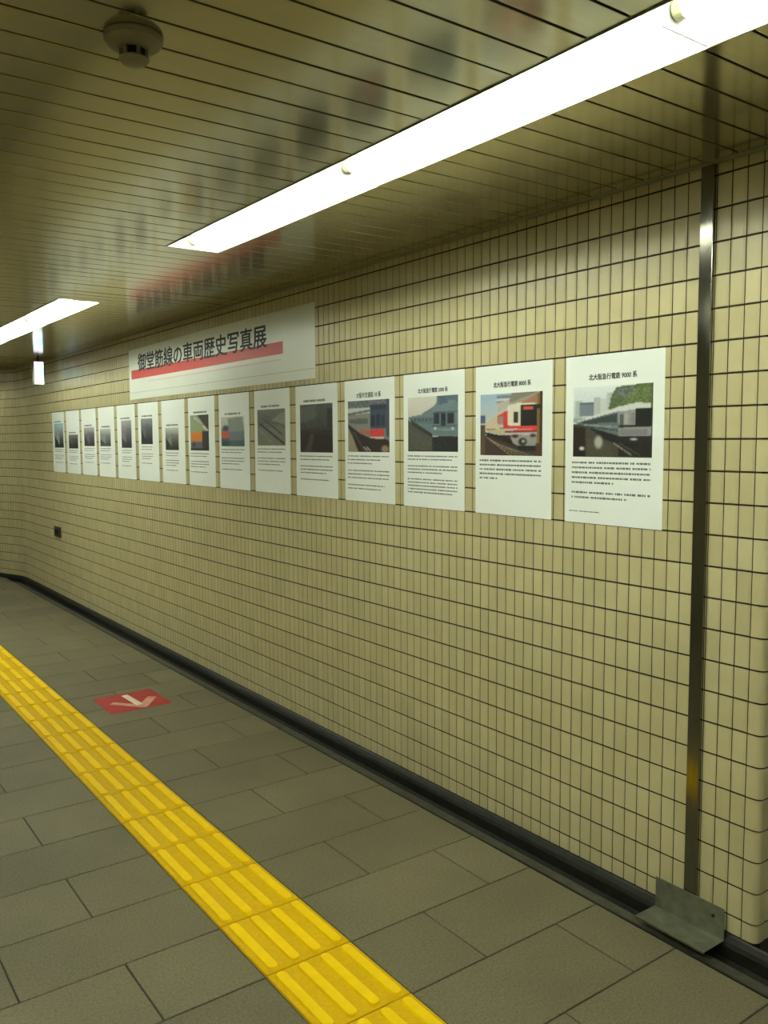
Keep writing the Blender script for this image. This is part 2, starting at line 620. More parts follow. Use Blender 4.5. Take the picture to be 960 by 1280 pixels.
nfl = 0
for rk in range(-30, 41):
    y0, y1 = FY0 + rk * FYP, FY0 + (rk + 1) * FYP
    # rows 0, 2, 4 ... have their joints at 1.731, the others at 2.037
    x00 = 1.731 if rk % 2 == 0 else 2.037
    xmax = XFE if y0 > YC - 0.2 else 5.2
    xmin = XL if y1 < 9.5 else -4.5
    n0 = int(math.floor((xmin - x00) / FXP)); n1 = int(math.ceil((xmax - x00) / FXP))
    for n in range(n0, n1):
        a, b_ = max(x00 + n * FXP, xmin), min(x00 + (n + 1) * FXP, xmax)
        parts = [(a, b_)]
        if abs(b_ - TX0) < 0.02:
            b_ = TX0
            parts = [(a, b_)]
        if abs(a - TX0) < 0.02:
            a = TX0
        if b_ > TX0 and a < TX1:
            parts = [(a, min(b_, TX0)), (max(a, TX1 + 0.002), b_)]
        for (p, q) in parts:
            if q - p < 0.012:
                continue
            w, d = q - p - 2 * FG, y1 - y0 - 2 * FG
            cx_, cy_ = (p + q) / 2, (y0 + y1) / 2
            vis = any(in_frame((xx, yy, 0), 10) for xx in (p, cx_, q) for yy in (y0, cy_, y1)) and cy_ < 11.5
            if vis:
                o = link('floor_tile', floor_tile_mesh(w, d), floor, (cx_, cy_, random.uniform(-.0006, 0)))
                o.rotation_euler = (random.uniform(-.0012, .0012), random.uniform(-.0012, .0012), 0)
                nfl += 1
            else:
                me = floor_tile_mesh(w, d)
                ffld.add([(v.co.x + cx_, v.co.y + cy_, v.co.z) for v in me.vertices], [tuple(f.vertices) for f in me.polygons])
o = ffld.build('floor_tile_field', M['floor_tile'], floor)
o['kind'] = 'stuff'

# drainage gutter along the foot of the wall: profile swept along the wall line
def sweep(name, prof, mat, s0, s1, parent=None, smooth=False):
    """prof: closed list of (distance from wall face towards the room, z)"""
    sl = [s0] + [s for s in ss[:-1] if s0 < s < s1] + [s1]
    n = len(prof)
    vs, fs = [], []
    for s in sl:
        x, y, a = wall_path(s)
        for d, zz in prof:
            vs.append((x - d * math.cos(a), y - d * math.sin(a), zz))
    for i in range(len(sl) - 1):
        for k_ in range(n):
            k2 = (k_ + 1) % n
            fs.append((i * n + k_, (i + 1) * n + k_, (i + 1) * n + k2, i * n + k2))
    fs.append(tuple(range(n))); fs.append(tuple((len(sl) - 1) * n + k_ for k_ in range(n))[::-1])
    return mesh_obj(name, vs, fs, mat, parent, smooth=smooth)
W_ = XW - XFE
gut = empty('drain_gutter', (XW - W_ / 2, YC, -0.05), 'black drainage gutter running along the foot of the tiled wall', 'gutter')
gl = Vector(gut.location)
def gsweep(name, prof, mat, s0, s1):
    o = sweep(name, prof, mat, s0, s1, gut)
    o.location = -gl
    return o
GS0 = -0.16
gsweep('channel', [(0.0, -0.06), (W_, -0.06), (W_, -0.05), (0.03, -0.05), (0.02, -0.03), (0.0, -0.03)], M['gutter'], GS0, S_END)
gsweep('wall_lip', [(0.0, -0.03), (0.018, -0.03), (0.020, 0.010), (0.015, 0.024), (0.006, ZTB - 0.006), (0.0, ZTB - 0.001)], M['gutter'], GS0, S_END)
gsweep('inner_ledge', [(W_ - 0.078, -0.049), (W_ - 0.012, -0.049), (W_ - 0.012, -0.010), (W_ - 0.072, -0.016)], M['gutter_edge'], GS0, S_END)
gsweep('edge_strip', [(W_ - 0.012, -0.049), (W_, -0.049), (W_, 0.0005), (W_ - 0.008, 0.0005)], M['gutter'], GS0, S_END)

# ------------------------------------------------------------------ tactile paving
tact = empty('tactile_paving', ((TX0 + TX1) / 2, FY0, 0.0), 'yellow tactile guiding strip with raised bars along the floor', 'tactile paving')
TL = Vector(tact.location)
tw = TX1 - TX0
def tactile_base():
    a, b_, h = tw / 2 - 0.002, FYP / 2 - 0.0012, 0.003
    c = 0.002
    vs = [(-a, -b_, -.004), (a, -b_, -.004), (a, b_, -.004), (-a, b_, -.004),
          (-a + c, -b_ + .0015, h), (a - c, -b_ + .0015, h), (a - c, b_ - .0015, h), (-a + c, b_ - .0015, h)]
    fs = [(4, 5, 6, 7), (0, 1, 5, 4), (1, 2, 6, 5), (2, 3, 7, 6), (3, 0, 4, 7)]
    me = bpy.data.meshes.new('tactile_tile')
    me.from_pydata(vs, [], fs)
    me.materials.append(M['yellow_base'])
    return me
def bar_mesh():
    L, w, h = 0.294, 0.036, 0.0080
    n = 8
    def ring(inset, zz):
        r = w / 2 - inset
        pts = []
        for k_ in range(n + 1):
            a = math.pi * k_ / n
            pts.append((r * math.cos(a), L / 2 - w / 2 + r * math.sin(a), zz))
        for k_ in range(n + 1):
            a = math.pi + math.pi * k_ / n
            pts.append((r * math.cos(a), -L / 2 + w / 2 + r * math.sin(a), zz))
        return pts
    r0, r1 = ring(0, 0), ring(0.0025, h)
    N = len(r0)
    fs = [(i, (i + 1) % N, N + (i + 1) % N, N + i) for i in range(N)]
    fs.append(tuple(range(N, 2 * N)))
    me = bpy.data.meshes.new('bar')
    me.from_pydata(r0 + r1, [], fs)
    me.materials.append(M['yellow'])
    return me
tb_me, bar_me = tactile_base(), bar_mesh()
for rk in range(-6, 26):
    yc = FY0 + (rk + 0.5) * FYP
    t = link('tactile_tile', tb_me, tact, (random.uniform(-.0008, .0008), yc - TL.y, random.uniform(-.0003, .0003)))
    for i in range(4):
        link('bar', bar_me, t, (-tw / 2 + 0.0375 + i * 0.0772, 0, 0.003))

# ------------------------------------------------------------------ fluorescent fixtures
def make_fixture():
    root = bpy.data.objects.new('recessed_fluorescent_light', None)
    COL.objects.link(root)
    root.empty_display_size = 0.1
    w, dep, L = LX1 - LX0, 0.074, FIXL
    t = 0.0012
    h = MB()
    a = w / 2
    # thin folded trough: flared sides, flat top, end plates, lip round the opening
    prof = [(-a, 0.0), (-a + 0.006, 0.045), (-a + 0.03, dep), (a - 0.03, dep), (a - 0.006, 0.045), (a, 0.0)]
    for i in range(5):
        (x0, z0), (x1, z1) = prof[i], prof[i + 1]
        h.quad((x0, 0.001, z0), (x1, 0.001, z1), (x1, L - 0.001, z1), (x0, L - 0.001, z0))
    for yy in (0.001, L - 0.001):
        h.add([(x, yy, z) for x, z in prof], [tuple(range(6))])
    ho = h.build('housing', M['housing'], root)
    md = ho.modifiers.new('solid', 'SOLIDIFY'); md.thickness = 0.0015; md.offset = 0
    lip = MB()
    lip.box(-a - 0.004, -a, 0.0, L, -0.003, 0.004); lip.box(a, a + 0.004, 0.0, L, -0.003, 0.004)
    lip.build('rim', M['trim'], root)
    tz = 0.0385
    tb = MB()
    tb.lathe([(0.0155, 0.030), (0.0155, L - 0.030)], 16, (0, 0, tz), 'y')
    tb.build('tube', M['tube'], root, smooth=False)
    for s in (0, 1):
        sk = MB()
        y0, y1 = (0.003, 0.029) if s == 0 else (L - 0.029, L - 0.003)
        sk.lathe([(0.016, y0), (0.021, y0 + 0.003), (0.021, y1 - 0.003), (0.016, y1)], 16, (0, 0, tz), 'y')
        sk.box(-0.014, 0.014, y0, y1, tz, dep - 0.001)
        sk.build('socket', M['socket'], root)
    return root
def copy_tree(o, parent=None):
    c = o.copy()
    COL.objects.link(c)
    c.parent = parent
    for ch in list(o.children):
        copy_tree(ch, c)
    return c
proto = make_fixture()
used = False
vis_labels = {
    (0, 0, 2): 'lit fluorescent ceiling light directly before the gap, its far end above the banner',
    (0, 0, 1): 'lit fluorescent ceiling light in the middle of the near row',
    (0, 0, 0): 'lit fluorescent ceiling light cut off by the upper right corner',
    (0, 2, 0): 'lit fluorescent ceiling light past the gap, nearest of the far row',
    (0, 2, 1): 'lit fluorescent ceiling light of the far row at the left edge',
}
for rowi, cxr in enumerate(((LX0 + LX1) / 2, (MX0 + MX1) / 2)):
    for ri, (a, b_) in enumerate(RUNS):
        for n in range(int(round((b_ - a) / FIXL))):
            o = copy_tree(proto) if used else proto
            used = True
            o.location = (cxr, a + n * FIXL, ZC)
            lab = vis_labels.get((rowi, ri, n), 'recessed fluorescent ceiling light outside the picture')
            tag(o, lab, 'ceiling light', 'recessed fluorescent lights')

# ------------------------------------------------------------------ steel strip and drip tray on the wall
st = empty('steel_strip', (XW, 1.578, ZTB), 'tall narrow stainless steel strip on the tiled wall near the corner', 'steel strip')
sl_ = Vector(st.location)
s = MB()
n = 8
yy0, yy1 = 1.5555, 1.6005
zt, zb = ZC - 0.004, EYE - 1.50
prof = [(0.0, yy0), (0.0105, yy0), (0.012, yy0 + 0.0015), (0.0122, (yy0 + yy1) / 2), (0.012, yy1 - 0.0015), (0.0105, yy1), (0.0, yy1)]
vs = [(-d, y - sl_.y, zz - sl_.z) for zz in (zb, zt) for d, y in prof]
fs = [(i, i + 1, 7 + i + 1, 7 + i) for i in range(6)] + [tuple(range(7))[::-1], tuple(range(7, 14)), (6, 0, 7, 13)]
mesh_obj('cover', vs, fs, M['steel'], st)

tray = empty('drip_tray', (XW, 1.58, ZTB), 'bent sheet metal plate below the steel strip covering the gutter', 'metal plate')
tl_ = Vector(tray.location)
ty0, ty1 = 1.448, 1.704
b1 = MB(); b1.box(-0.018, -0.016, ty0 - tl_.y, ty1 - tl_.y, (EYE - 1.577) - tl_.z, (EYE - 1.474) - tl_.z)
bevel(b1.build('upright_plate', M['tray_steel'], tray), 0.0006, 1)
b2 = MB()
za, zb2 = EYE - 1.578 - tl_.z, EYE - 1.575 - tl_.z
xf = 2.252 - XW
b2.add([(-0.017, ty0 - tl_.y, za + .002), (-0.017, ty1 - tl_.y, za + .002), (xf, ty1 - tl_.y, zb2), (xf, ty0 - tl_.y, zb2),
        (-0.017, ty0 - tl_.y, za), (-0.017, ty1 - tl_.y, za), (xf, ty1 - tl_.y, zb2 - .002), (xf, ty0 - tl_.y, zb2 - .002)],
       [(0, 3, 2, 1), (4, 5, 6, 7), (0, 4, 7, 3), (1, 2, 6, 5), (3, 7, 6, 2), (0, 1, 5, 4)])
b2.box(xf, xf + 0.0015, ty0 - tl_.y, ty1 - tl_.y, zb2 - 0.006, zb2)
b2.build('base_plate', M['tray_steel'], tray)
sc = MB(); sc.lathe([(0.005, -0.0205), (0.006, -0.018)], 12, (0, 1.487 - tl_.y, EYE - 1.512 - tl_.z), 'x')
sc.build('screw', M['slot'], tray)

# ------------------------------------------------------------------ posters
FXF = XW
def wy(y, z, d):
    return (XW - d, y, z)

def grid_print(name, parent, y_left, y_right, z_top, z_bot, d, colors, mat):
    """flat print made of coloured cells; colors[j, i] row 0 = bottom, column 0 = left"""
    ny, nx = colors.shape[:2]
    yl = np.linspace(y_left, y_right, nx + 1); zl = np.linspace(z_bot, z_top, ny + 1)
    vs = [(-d, y, zz) for zz in zl for y in yl]
    fs = [(j * (nx + 1) + i, j * (nx + 1) + i + 1, (j + 1) * (nx + 1) + i + 1, (j + 1) * (nx + 1) + i) for j in range(ny) for i in range(nx)]
    me = bpy.data.meshes.new(name)
    me.from_pydata(vs, [], fs)
    at = me.color_attributes.new('Col', 'FLOAT_COLOR', 'CORNER')
    c = np.asarray(colors, float) / 255.0
    c = np.where(c <= 0.04045, c / 12.92, ((c + 0.055) / 1.055) ** 2.4)
    c = np.concatenate([c, np.ones(c.shape[:2] + (1,))], 2).reshape(-1, 4)
    at.data.foreach_set('color', np.repeat(c, 4, axis=0).astype(np.float32).ravel())
    me.materials.append(mat)
    return link(name, me, parent)

class Paint:
    def __init__(self, nx, ny, base):
        self.nx, self.ny = nx, ny
        u = (np.arange(nx) + 0.5) / nx; v = (np.arange(ny) + 0.5) / ny
        self.U, self.V = np.meshgrid(u, v)
        self.img = np.zeros((ny, nx, 3)) + np.array(base, float)
    def mask(self, pts):
        inside = np.zeros(self.U.shape, bool)
        n = len(pts)
        for i in range(n):
            x0, y0 = pts[i]; x1, y1 = pts[(i + 1) % n]
            if y0 == y1:
                continue
            c = ((y0 > self.V) != (y1 > self.V)) & (self.U < (x1 - x0) * (self.V - y0) / (y1 - y0) + x0)
            inside ^= c
        return inside
    def poly(self, pts, c, c2=None, axis='v'):
        mk = self.mask(pts)
        if c2 is None:
            self.img[mk] = c
        else:
            vals = (self.V if axis == 'v' else self.U)
            lo = min(p[1 if axis == 'v' else 0] for p in pts); hi = max(p[1 if axis == 'v' else 0] for p in pts)
            t = np.clip((vals - lo) / max(hi - lo, 1e-6), 0, 1)[..., None]
            g = np.array(c) * (1 - t) + np.array(c2) * t
            self.img[mk] = g[mk]
        return self
    def rect(self, u0, v0, u1, v1, c, c2=None, axis='v'):
        return self.poly([(u0, v0), (u1, v0), (u1, v1), (u0, v1)], c, c2, axis)
    def line(self, a, b_, w, c):
        a, b_ = np.array(a, float), np.array(b_, float)
        d = b_ - a; nn = np.array([-d[1], d[0]]); nn = nn / np.linalg.norm(nn) * w / 2
        return self.poly([tuple(a + nn), tuple(b_ + nn), tuple(b_ - nn), tuple(a - nn)], c)
    def blob(self, u, v, ru, rv, c, k=1.0):
        d = ((self.U - u) / ru) ** 2 + ((self.V - v) / rv) ** 2
        t = (np.clip(1.3 - d, 0, 1) * k)[..., None]
        self.img = self.img * (1 - t) + np.array(c) * t
        return self
    def speck(self, pts, c, dens):
        mk = self.mask(pts) & (rng.random(self.U.shape) < dens)
        self.img[mk] = self.img[mk] * 0.35 + np.array(c) * 0.65
        return self
    def out(self, noise=3):
        im = self.img
        p = np.pad(im, ((1, 1), (1, 1), (0, 0)), 'edge')
        im = (p[1:-1, 1:-1] * 4 + p[:-2, 1:-1] + p[2:, 1:-1] + p[1:-1, :-2] + p[1:-1, 2:]) / 8
        im = im + rng.normal(0, noise, im.shape[:2])[..., None]
        return np.clip(im, 0, 255)

def photo_1():      # silver train standing in a yard below wooded buildings
    p = Paint(84, 72, (206, 216, 216))
    p.rect(0, .55, 1, 1, (196, 206, 206), (222, 230, 228))
    p.rect(.02, .52, .12, .80, (170, 186, 178)); p.rect(.08, .58, .28, .77, (118, 130, 142)); p.rect(.08, .75, .28, .78, (86, 98, 112))
    p.rect(.27, .58, .36, .85, (176, 182, 180)); p.rect(.36, .6, .44, .82, (196, 202, 200)); p.rect(.44, .64, .52, .90, (184, 190, 192))
    p.poly([(.46, .66), (.5, .86), (.56, .97), (.7, .99), (1, 1), (1, .66)], (96, 112, 74))
    p.poly([(.54, .84), (.58, .95), (.78, .97), (.78, .84)], (118, 122, 130))
    p.speck([(.46, .66), (.5, .86), (.56, .97), (1, 1), (1, .66)], (58, 74, 40), .35)
    p.speck([(.6, .72), (1, .72), (1, .95), (.78, .95)], (138, 150, 70), .35)
    p.rect(.0, .5, .6, .56, (150, 160, 158))
    p.rect(0, 0, 1, .47, (72, 68, 60))
    p.poly([(.03, .50), (.58, .70), (.82, .75), (.98, .73), (.98, .66), (.6, .63), (.03, .485)], (206, 208, 204))
    p.poly([(.03, .49), (.58, .635), (.60, .30), (.2, .43)], (98, 110, 110))
    p.poly([(.10, .50), (.57, .61), (.57, .49), (.14, .47)], (54, 66, 66))
    p.line((.14, .46), (.58, .42), .02, (140, 150, 148)); p.line((.18, .44), (.58, .37), .012, (46, 54, 54))
    p.poly([(.58, .64), (.98, .66), (1.0, .30), (.60, .28)], (146, 148, 146))
    p.rect(.67, .46, .79, .61, (170, 168, 166), (120, 116, 112), 'u'); p.rect(.61, .40, .66, .60, (84, 92, 90))
    p.rect(.80, .43, 1.0, .66, (26, 30, 26)); p.rect(.60, .42, .98, .45, (44, 30, 30)); p.rect(.61, .31, .94, .39, (128, 124, 128))
    p.poly([(.2, .43), (.60, .29), (1, .29), (1, .18), (.62, .17), (.40, .26)], (36, 36, 36))
    p.rect(.60, .02, 1, .2, (34, 32, 28)); p.blob(.78, .25, .05, .02, (190, 196, 192))
    p.rect(0, 0, .17, .43, (44, 34, 28)); p.poly([(.17, 0), (.55, 0), (.45, .2), (.2, .28)], (78, 76, 62))
    p.blob(.34, .21, .06, .10, (170, 168, 158)); p.blob(.12, .12, .04, .03, (230, 230, 222)); p.blob(.1, .05, .08, .03, (30, 26, 22))
    p.line((.53, .2), (.76, .03), .02, (140, 136, 122)); p.line((.6, .2), (.86, .03), .012, (96, 92, 82))
    p.rect(.985, 0, 1, 1, (60, 66, 56))
    return p.out()

def photo_2():      # red and cream train at a platform
    p = Paint(72, 76, (176, 186, 190))
    p.rect(0, .4, .42, 1, (196, 196, 186), (158, 184, 206))
    p.rect(.28, .84, .5, .97, (122, 132, 150)); p.rect(.28, .88, .5, .92, (206, 206, 200))
    p.poly([(.3, .7), (.5, .84), (.5, .9), (.28, .85)], (188, 176, 160))
    p.poly([(.48, .86), (.52, 1), (.92, 1), (.8, .88), (.7, .84)], (130, 128, 116))
    p.poly([(.45, .83), (.92, .99), (1, 1), (1, .8), (.6, .82)], (158, 150, 132))
    p.poly([(.66, .84), (.92, .96), (.92, .80), (.7, .81)], (166, 118, 96))
    p.rect(0, .52, .09, .66, (88, 92, 128)); p.rect(0, .0, .08, .5, (92, 76, 58))
    p.poly([(.08, .5), (.3, .68), (.62, .84), (.62, .5), (.4, .46), (.1, .44)], (206, 186, 160))
    p.poly([(.29, .52), (.4, .56), (.4, .70), (.29, .64)], (206, 72, 66)); p.rect(.31, .5, .385, .63, (156, 140, 128))
    p.poly([(.4, .46), (.46, .80), (.62, .84), (.92, .82), (.92, .42), (.62, .42)], (222, 216, 196))
    p.poly([(.385, .44), (.46, .47), (.46, .72), (.385, .70)], (212, 60, 60))
    p.poly([(.40, .44), (.92, .41), (.92, .475), (.5, .475), (.44, .50)], (216, 60, 56))
    p.poly([(.42, .37), (.92, .37), (.92, .405), (.42, .40)], (176, 44, 38))
    p.rect(.56, .53, .63, .70, (56, 52, 44)); p.rect(.67, .48, .92, .80, (34, 34, 30)); p.rect(.71, .73, .86, .78, (206, 84, 74))
    p.poly([(.08, .44), (.42, .42), (.42, .33), (.14, .38)], (186, 172, 132)); p.line((.1, .425), (.4, .44), .01, (104, 92, 70))
    p.rect(0.08, 0, 1, .335, (66, 54, 46)); p.poly([(.08, .38), (.45, .30), (.62, .16), (.4, .22), (.1, .34)], (40, 32, 28))
    p.poly([(.5, .34), (.92, .33), (.92, .16), (.66, .14), (.54, .2)], (150, 148, 142)); p.blob(.58, .31, .06, .03, (60, 50, 46)); p.blob(.86, .32, .05, .03, (60, 50, 50))
    p.blob(.70, .22, .07, .07, (40, 42, 40)); p.blob(.71, .23, .03, .03, (160, 164, 162)); p.rect(.62, .08, .92, .16, (36, 38, 34))
    for i in range(5):
        p.line((.1 + .05 * i, .30 - .03 * i), (.52 + .09 * i, .0), .012, (164 - 12 * i, 142 - 8 * i, 122 - 8 * i))
    p.rect(.91, .1, .985, .98, (128, 108, 68)); p.rect(.965, .0, 1, 1, (70, 54, 36)); p.rect(.91, .74, .99, .80, (40, 34, 24)); p.rect(.9, 0, 1, .2, (84, 58, 48))
    return p.out()

def photo_3():      # blue grey train
    p = Paint(64, 64, (206, 202, 190))
    p.rect(0, .6, 1, 1, (198, 194, 182), (214, 212, 202))
    p.poly([(.52, .8), (.62, .96), (.62, .74), (.5, .72)], (168, 168, 156))
    p.poly([(.02, .64), (.3, .68), (.58, .84), (1, .9), (1, .25), (.5, .28), (.1, .45)], (104, 124, 130))
    p.poly([(.58, .80), (.60, 1), (1, 1), (1, .78)], (92, 112, 122)); p.rect(.66, .84, .78, .98, (76, 98, 112)); p.rect(.82, .8, .96, .9, (122, 138, 140))
    p.line((.3, .68), (.58, .83), .025, (120, 108, 90))
    p.poly([(.02, .63), (.3, .62), (.56, .62), (.56, .5), (.1, .52)], (92, 110, 118))
    for q in range(5):
        p.poly([(.12 + .08 * q, .56), (.17 + .08 * q, .565), (.17 + .08 * q, .61), (.12 + .08 * q, .60)], (62, 78, 86))
    p.poly([(.50, .80), (.56, .84), (1, .88), (1, .70), (.52, .70)], (112, 130, 138)); p.line((.50, .70), (1, .71), .02, (70, 86, 94))
    p.rect(.53, .50, .64, .68, (38, 44, 48)); p.rect(.67, .46, .77, .69, (46, 54, 58)); p.rect(.69, .56, .75, .67, (30, 34, 38)); p.rect(.80, .50, .92, .68, (40, 46, 50)); p.rect(.95, .5, 1, .7, (122, 130, 142))
    p.line((.5, .46), (.97, .46), .025, (58, 72, 80)); p.line((.5, .40), (.97, .385), .02, (134, 148, 150)); p.rect(.55, .3, .95, .37, (106, 122, 128))
    p.blob(.56, .42, .03, .025, (200, 206, 200)); p.blob(.9, .41, .03, .025, (200, 206, 200)); p.rect(.62, .24, .9, .30, (60, 68, 70)); p.line((.52, .29), (.98, .29), .015, (130, 140, 140))
    p.poly([(0, .6), (.1, .5), (.5, .3), (.5, 0), (0, 0)], (78, 78, 70)); p.poly([(.02, .62), (.1, .56), (.5, .32), (.5, .26), (.1, .48)], (46, 48, 48))
    p.rect(.5, 0, 1, .27, (36, 40, 40)); p.speck([(.05, 0), (.5, 0), (.5, .25), (.05, .4)], (104, 104, 92), .25); p.speck([(.5, 0), (1, 0), (1, .2), (.5, .2)], (66, 70, 68), .2)
    p.rect(0, 0, 1, .02, (30, 30, 26))
    return p.out()

def photo_4():      # silver train with a red front panel
    p = Paint(56, 64, (120, 128, 130))
    p.rect(0, .86, 1, 1, (118, 124, 128)); p.speck([(0, .8), (1, .8), (1, 1), (0, 1)], (60, 66, 76), .4); p.rect(0, .74, .55, .86, (196, 200, 196))
    p.poly([(0, .76), (.55, .82), (.55, .78), (0, .72)], (92, 98, 100))
    p.poly([(0, .72), (.58, .76), (.58, .34), (.35, .36), (.02, .52)], (134, 134, 126)); p.poly([(.02, .64), (.5, .66), (.5, .54), (.05, .56)], (96, 98, 94))
    p.rect(.55, .45, .92, .84, (62, 76, 96)); p.rect(.58, .50, .66, .70, (36, 44, 58)); p.rect(.70, .5, .78, .72, (38, 46, 60)); p.rect(.82, .5, .89, .7, (38, 46, 62)); p.rect(.55, .82, .92, .9, (50, 56, 72))
    p.poly([(.3, .44), (.56, .40), (.56, .34), (.3, .37)], (190, 96, 84)); p.rect(.56, .29, .88, .43, (210, 58, 50)); p.rect(.56, .25, .88, .29, (190, 184, 178))
    p.poly([(0, .55), (.3, .36), (.58, .26), (.92, .25), (1, .2), (1, 0), (0, 0)], (44, 36, 32)); p.poly([(0, .5), (.12, .3), (.26, 0), (0, 0)], (150, 140, 116))
    p.line((.14, .4), (.42, 0), .03, (92, 82, 70)); p.line((.4, .1), (.5, 0), .02, (200, 196, 186)); p.line((.47, .1), (.57, 0), .02, (200, 196, 186)); p.blob(.9, .06, .1, .08, (156, 132, 112))
    p.rect(.92, .3, 1, 1, (70, 80, 92))
    return p.out()

def photo_5():      # dark depot photograph
    p = Paint(44, 56, (52, 48, 40))
    p.rect(0, .5, 1, 1, (52, 56, 50), (74, 80, 74)); p.speck([(0, .5), (1, .5), (1, 1), (0, 1)], (100, 106, 98), .2); p.poly([(.0, .9), (.5, .98), (.5, .7), (0, .62)], (90, 94, 86))
    p.rect(0, 0, 1, .45, (34, 24, 20)); p.line((.3, .45), (1, .38), .02, (70, 50, 42)); p.poly([(.1, 0), (.35, .4), (.45, .4), (.35, 0)], (72, 66, 50)); p.rect(.85, .5, 1, .9, (40, 42, 40))
    return p.out()

def photo_6():      # grey curved track
    p = Paint(40, 44, (120, 122, 108))
    p.rect(0, .6, 1, 1, (96, 100, 88), (126, 128, 116)); p.speck([(0, .5), (1, .5), (1, 1), (0, 1)], (76, 80, 70), .35)
    p.line((.1, .6), (.95, .05), .05, (44, 40, 34)); p.line((.2, .75), (.9, .3), .035, (60, 58, 50)); p.line((0, .5), (.6, 0), .02, (160, 158, 140)); p.line((.35, .8), (1, .5), .03, (86, 84, 76))
    p.poly([(.5, .7), (.9, .9), (1, .9), (1, .55)], (136, 138, 128))
    return p.out()

def photo_7():
    p = Paint(36, 40, (120, 132, 130))
    p.rect(0, .6, 1, 1, (178, 186, 176), (204, 208, 194)); p.poly([(.3, .95), (.9, .98), (1, .5), (.3, .5)], (146, 152, 146)); p.rect(.04, .28, .34, .52, (204, 84, 74)); p.blob(.2, .62, .14, .1, (66, 84, 110))
    p.rect(0, 0, 1, .28, (84, 104, 108)); p.rect(.4, .2, .95, .5, (118, 132, 132)); p.blob(.2, .1, .2, .1, (56, 70, 76))
    return p.out()

def photo_8():
    p = Paint(34, 44, (150, 160, 136))
    p.poly([(.4, 1), (1, 1), (1, .55), (.8, .7)], (62, 66, 56)); p.line((.2, .95), (.95, .55), .06, (206, 206, 192)); p.poly([(0, .5), (.3, .88), (.7, .72), (.66, .5)], (150, 164, 120))
    p.rect(.02, .24, .66, .52, (222, 136, 58)); p.rect(.02, .05, .7, .24, (104, 104, 116)); p.rect(.66, 0, 1, .55, (70, 66, 62)); p.rect(0, 0, 1, .06, (62, 60, 62)); p.blob(.2, .16, .1, .06, (60, 64, 90))
    return p.out()

def photo_far(seed, sky, body, dark, accent=None):
    r = np.random.default_rng(seed)
    p = Paint(24, 28, body)
    p.rect(0, .62, 1, 1, body, sky)
    a = r.uniform(.35, .6)
    p.poly([(0, a), (.5, a + .2), (1, a + .1), (1, .1), (0, .1)], body); p.rect(r.uniform(.4, .55), .15, .95, .7, dark, body)
    p.poly([(0, a), (.4, .2), (.4, 0), (0, 0)], dark); p.rect(0, 0, 1, .14, dark)
    if accent:
        p.rect(.1, .85, .95, 1, accent)
    return p.out()

pz = lambda f: PZ1 - (PZ1 - PZ0) * f
def caption(root, y_left, y_right, z_top, rows_, pitch, seed, hh=0.0058, mat=None, name='caption_text', gapk=.12, d=0.0011):
    """rows of small illegible print: broken dark dashes"""
    r = random.Random(seed)
    mb = MB()
    for i, frac in enumerate(rows_):
        if frac <= 0:
            continue
        zc = z_top - i * pitch
        y = y_left
        end = y_left - (y_left - y_right) * frac
        while y > end:
            w = r.choice((.006, .009, .012, .016))
            h = hh * r.uniform(.75, 1.0)
            y2 = max(y - w, end)
            mb.quad((-d, y, zc - h / 2), (-d, y2, zc - h / 2), (-d, y2, zc + h / 2), (-d, y, zc + h / 2))
            y = y2 - (.0022 if r.random() > gapk else .008)
    o = mb.build(name, mat or M['grey_ink'], root)
    o['kind'] = 'stuff'
    return o

def text_mesh(name, body, parent, y_left, z_base, size, width=None, mat=None, d=0.0012, bold=(), zs=1.0):
    cu = bpy.data.curves.new(name, 'FONT')
    cu.body = body
    cu.size = size
    cu.resolution_u = 2
    tmp = bpy.data.objects.new(name + '_src', cu)
    COL.objects.link(tmp)
    bpy.context.view_layer.update()
    me = bpy.data.meshes.new_from_object(tmp.evaluated_get(bpy.context.evaluated_depsgraph_get()))
    bpy.data.objects.remove(tmp)
    co = np.empty(len(me.vertices) * 3); me.vertices.foreach_get('co', co); co = co.reshape(-1, 3)
    faces = [tuple(f.vertices) for f in me.polygons]
    bpy.data.meshes.remove(me)
    x0, x1 = co[:, 0].min(), co[:, 0].max()
    k_ = (width / (x1 - x0)) if width else 1.0
    vs, fs = [], []
    for q, (dy, dz) in enumerate([(0.0, 0.0)] + list(bold)):      # heavier strokes: overprinted slightly shifted
        n0 = len(vs)
        for x, y, _ in co:
            vs.append((-d - 0.00005 * q, y_left - (x - x0) * k_ - dy, z_base + y * k_ * zs + dz))
        fs += [tuple(i + n0 for i in f) for f in faces]
    me = bpy.data.meshes.new(name)
    me.from_pydata(vs, [], fs)
    me.materials.append(mat or M['ink'])
    me.update()
    me.name = name
    return link(name, me, parent)

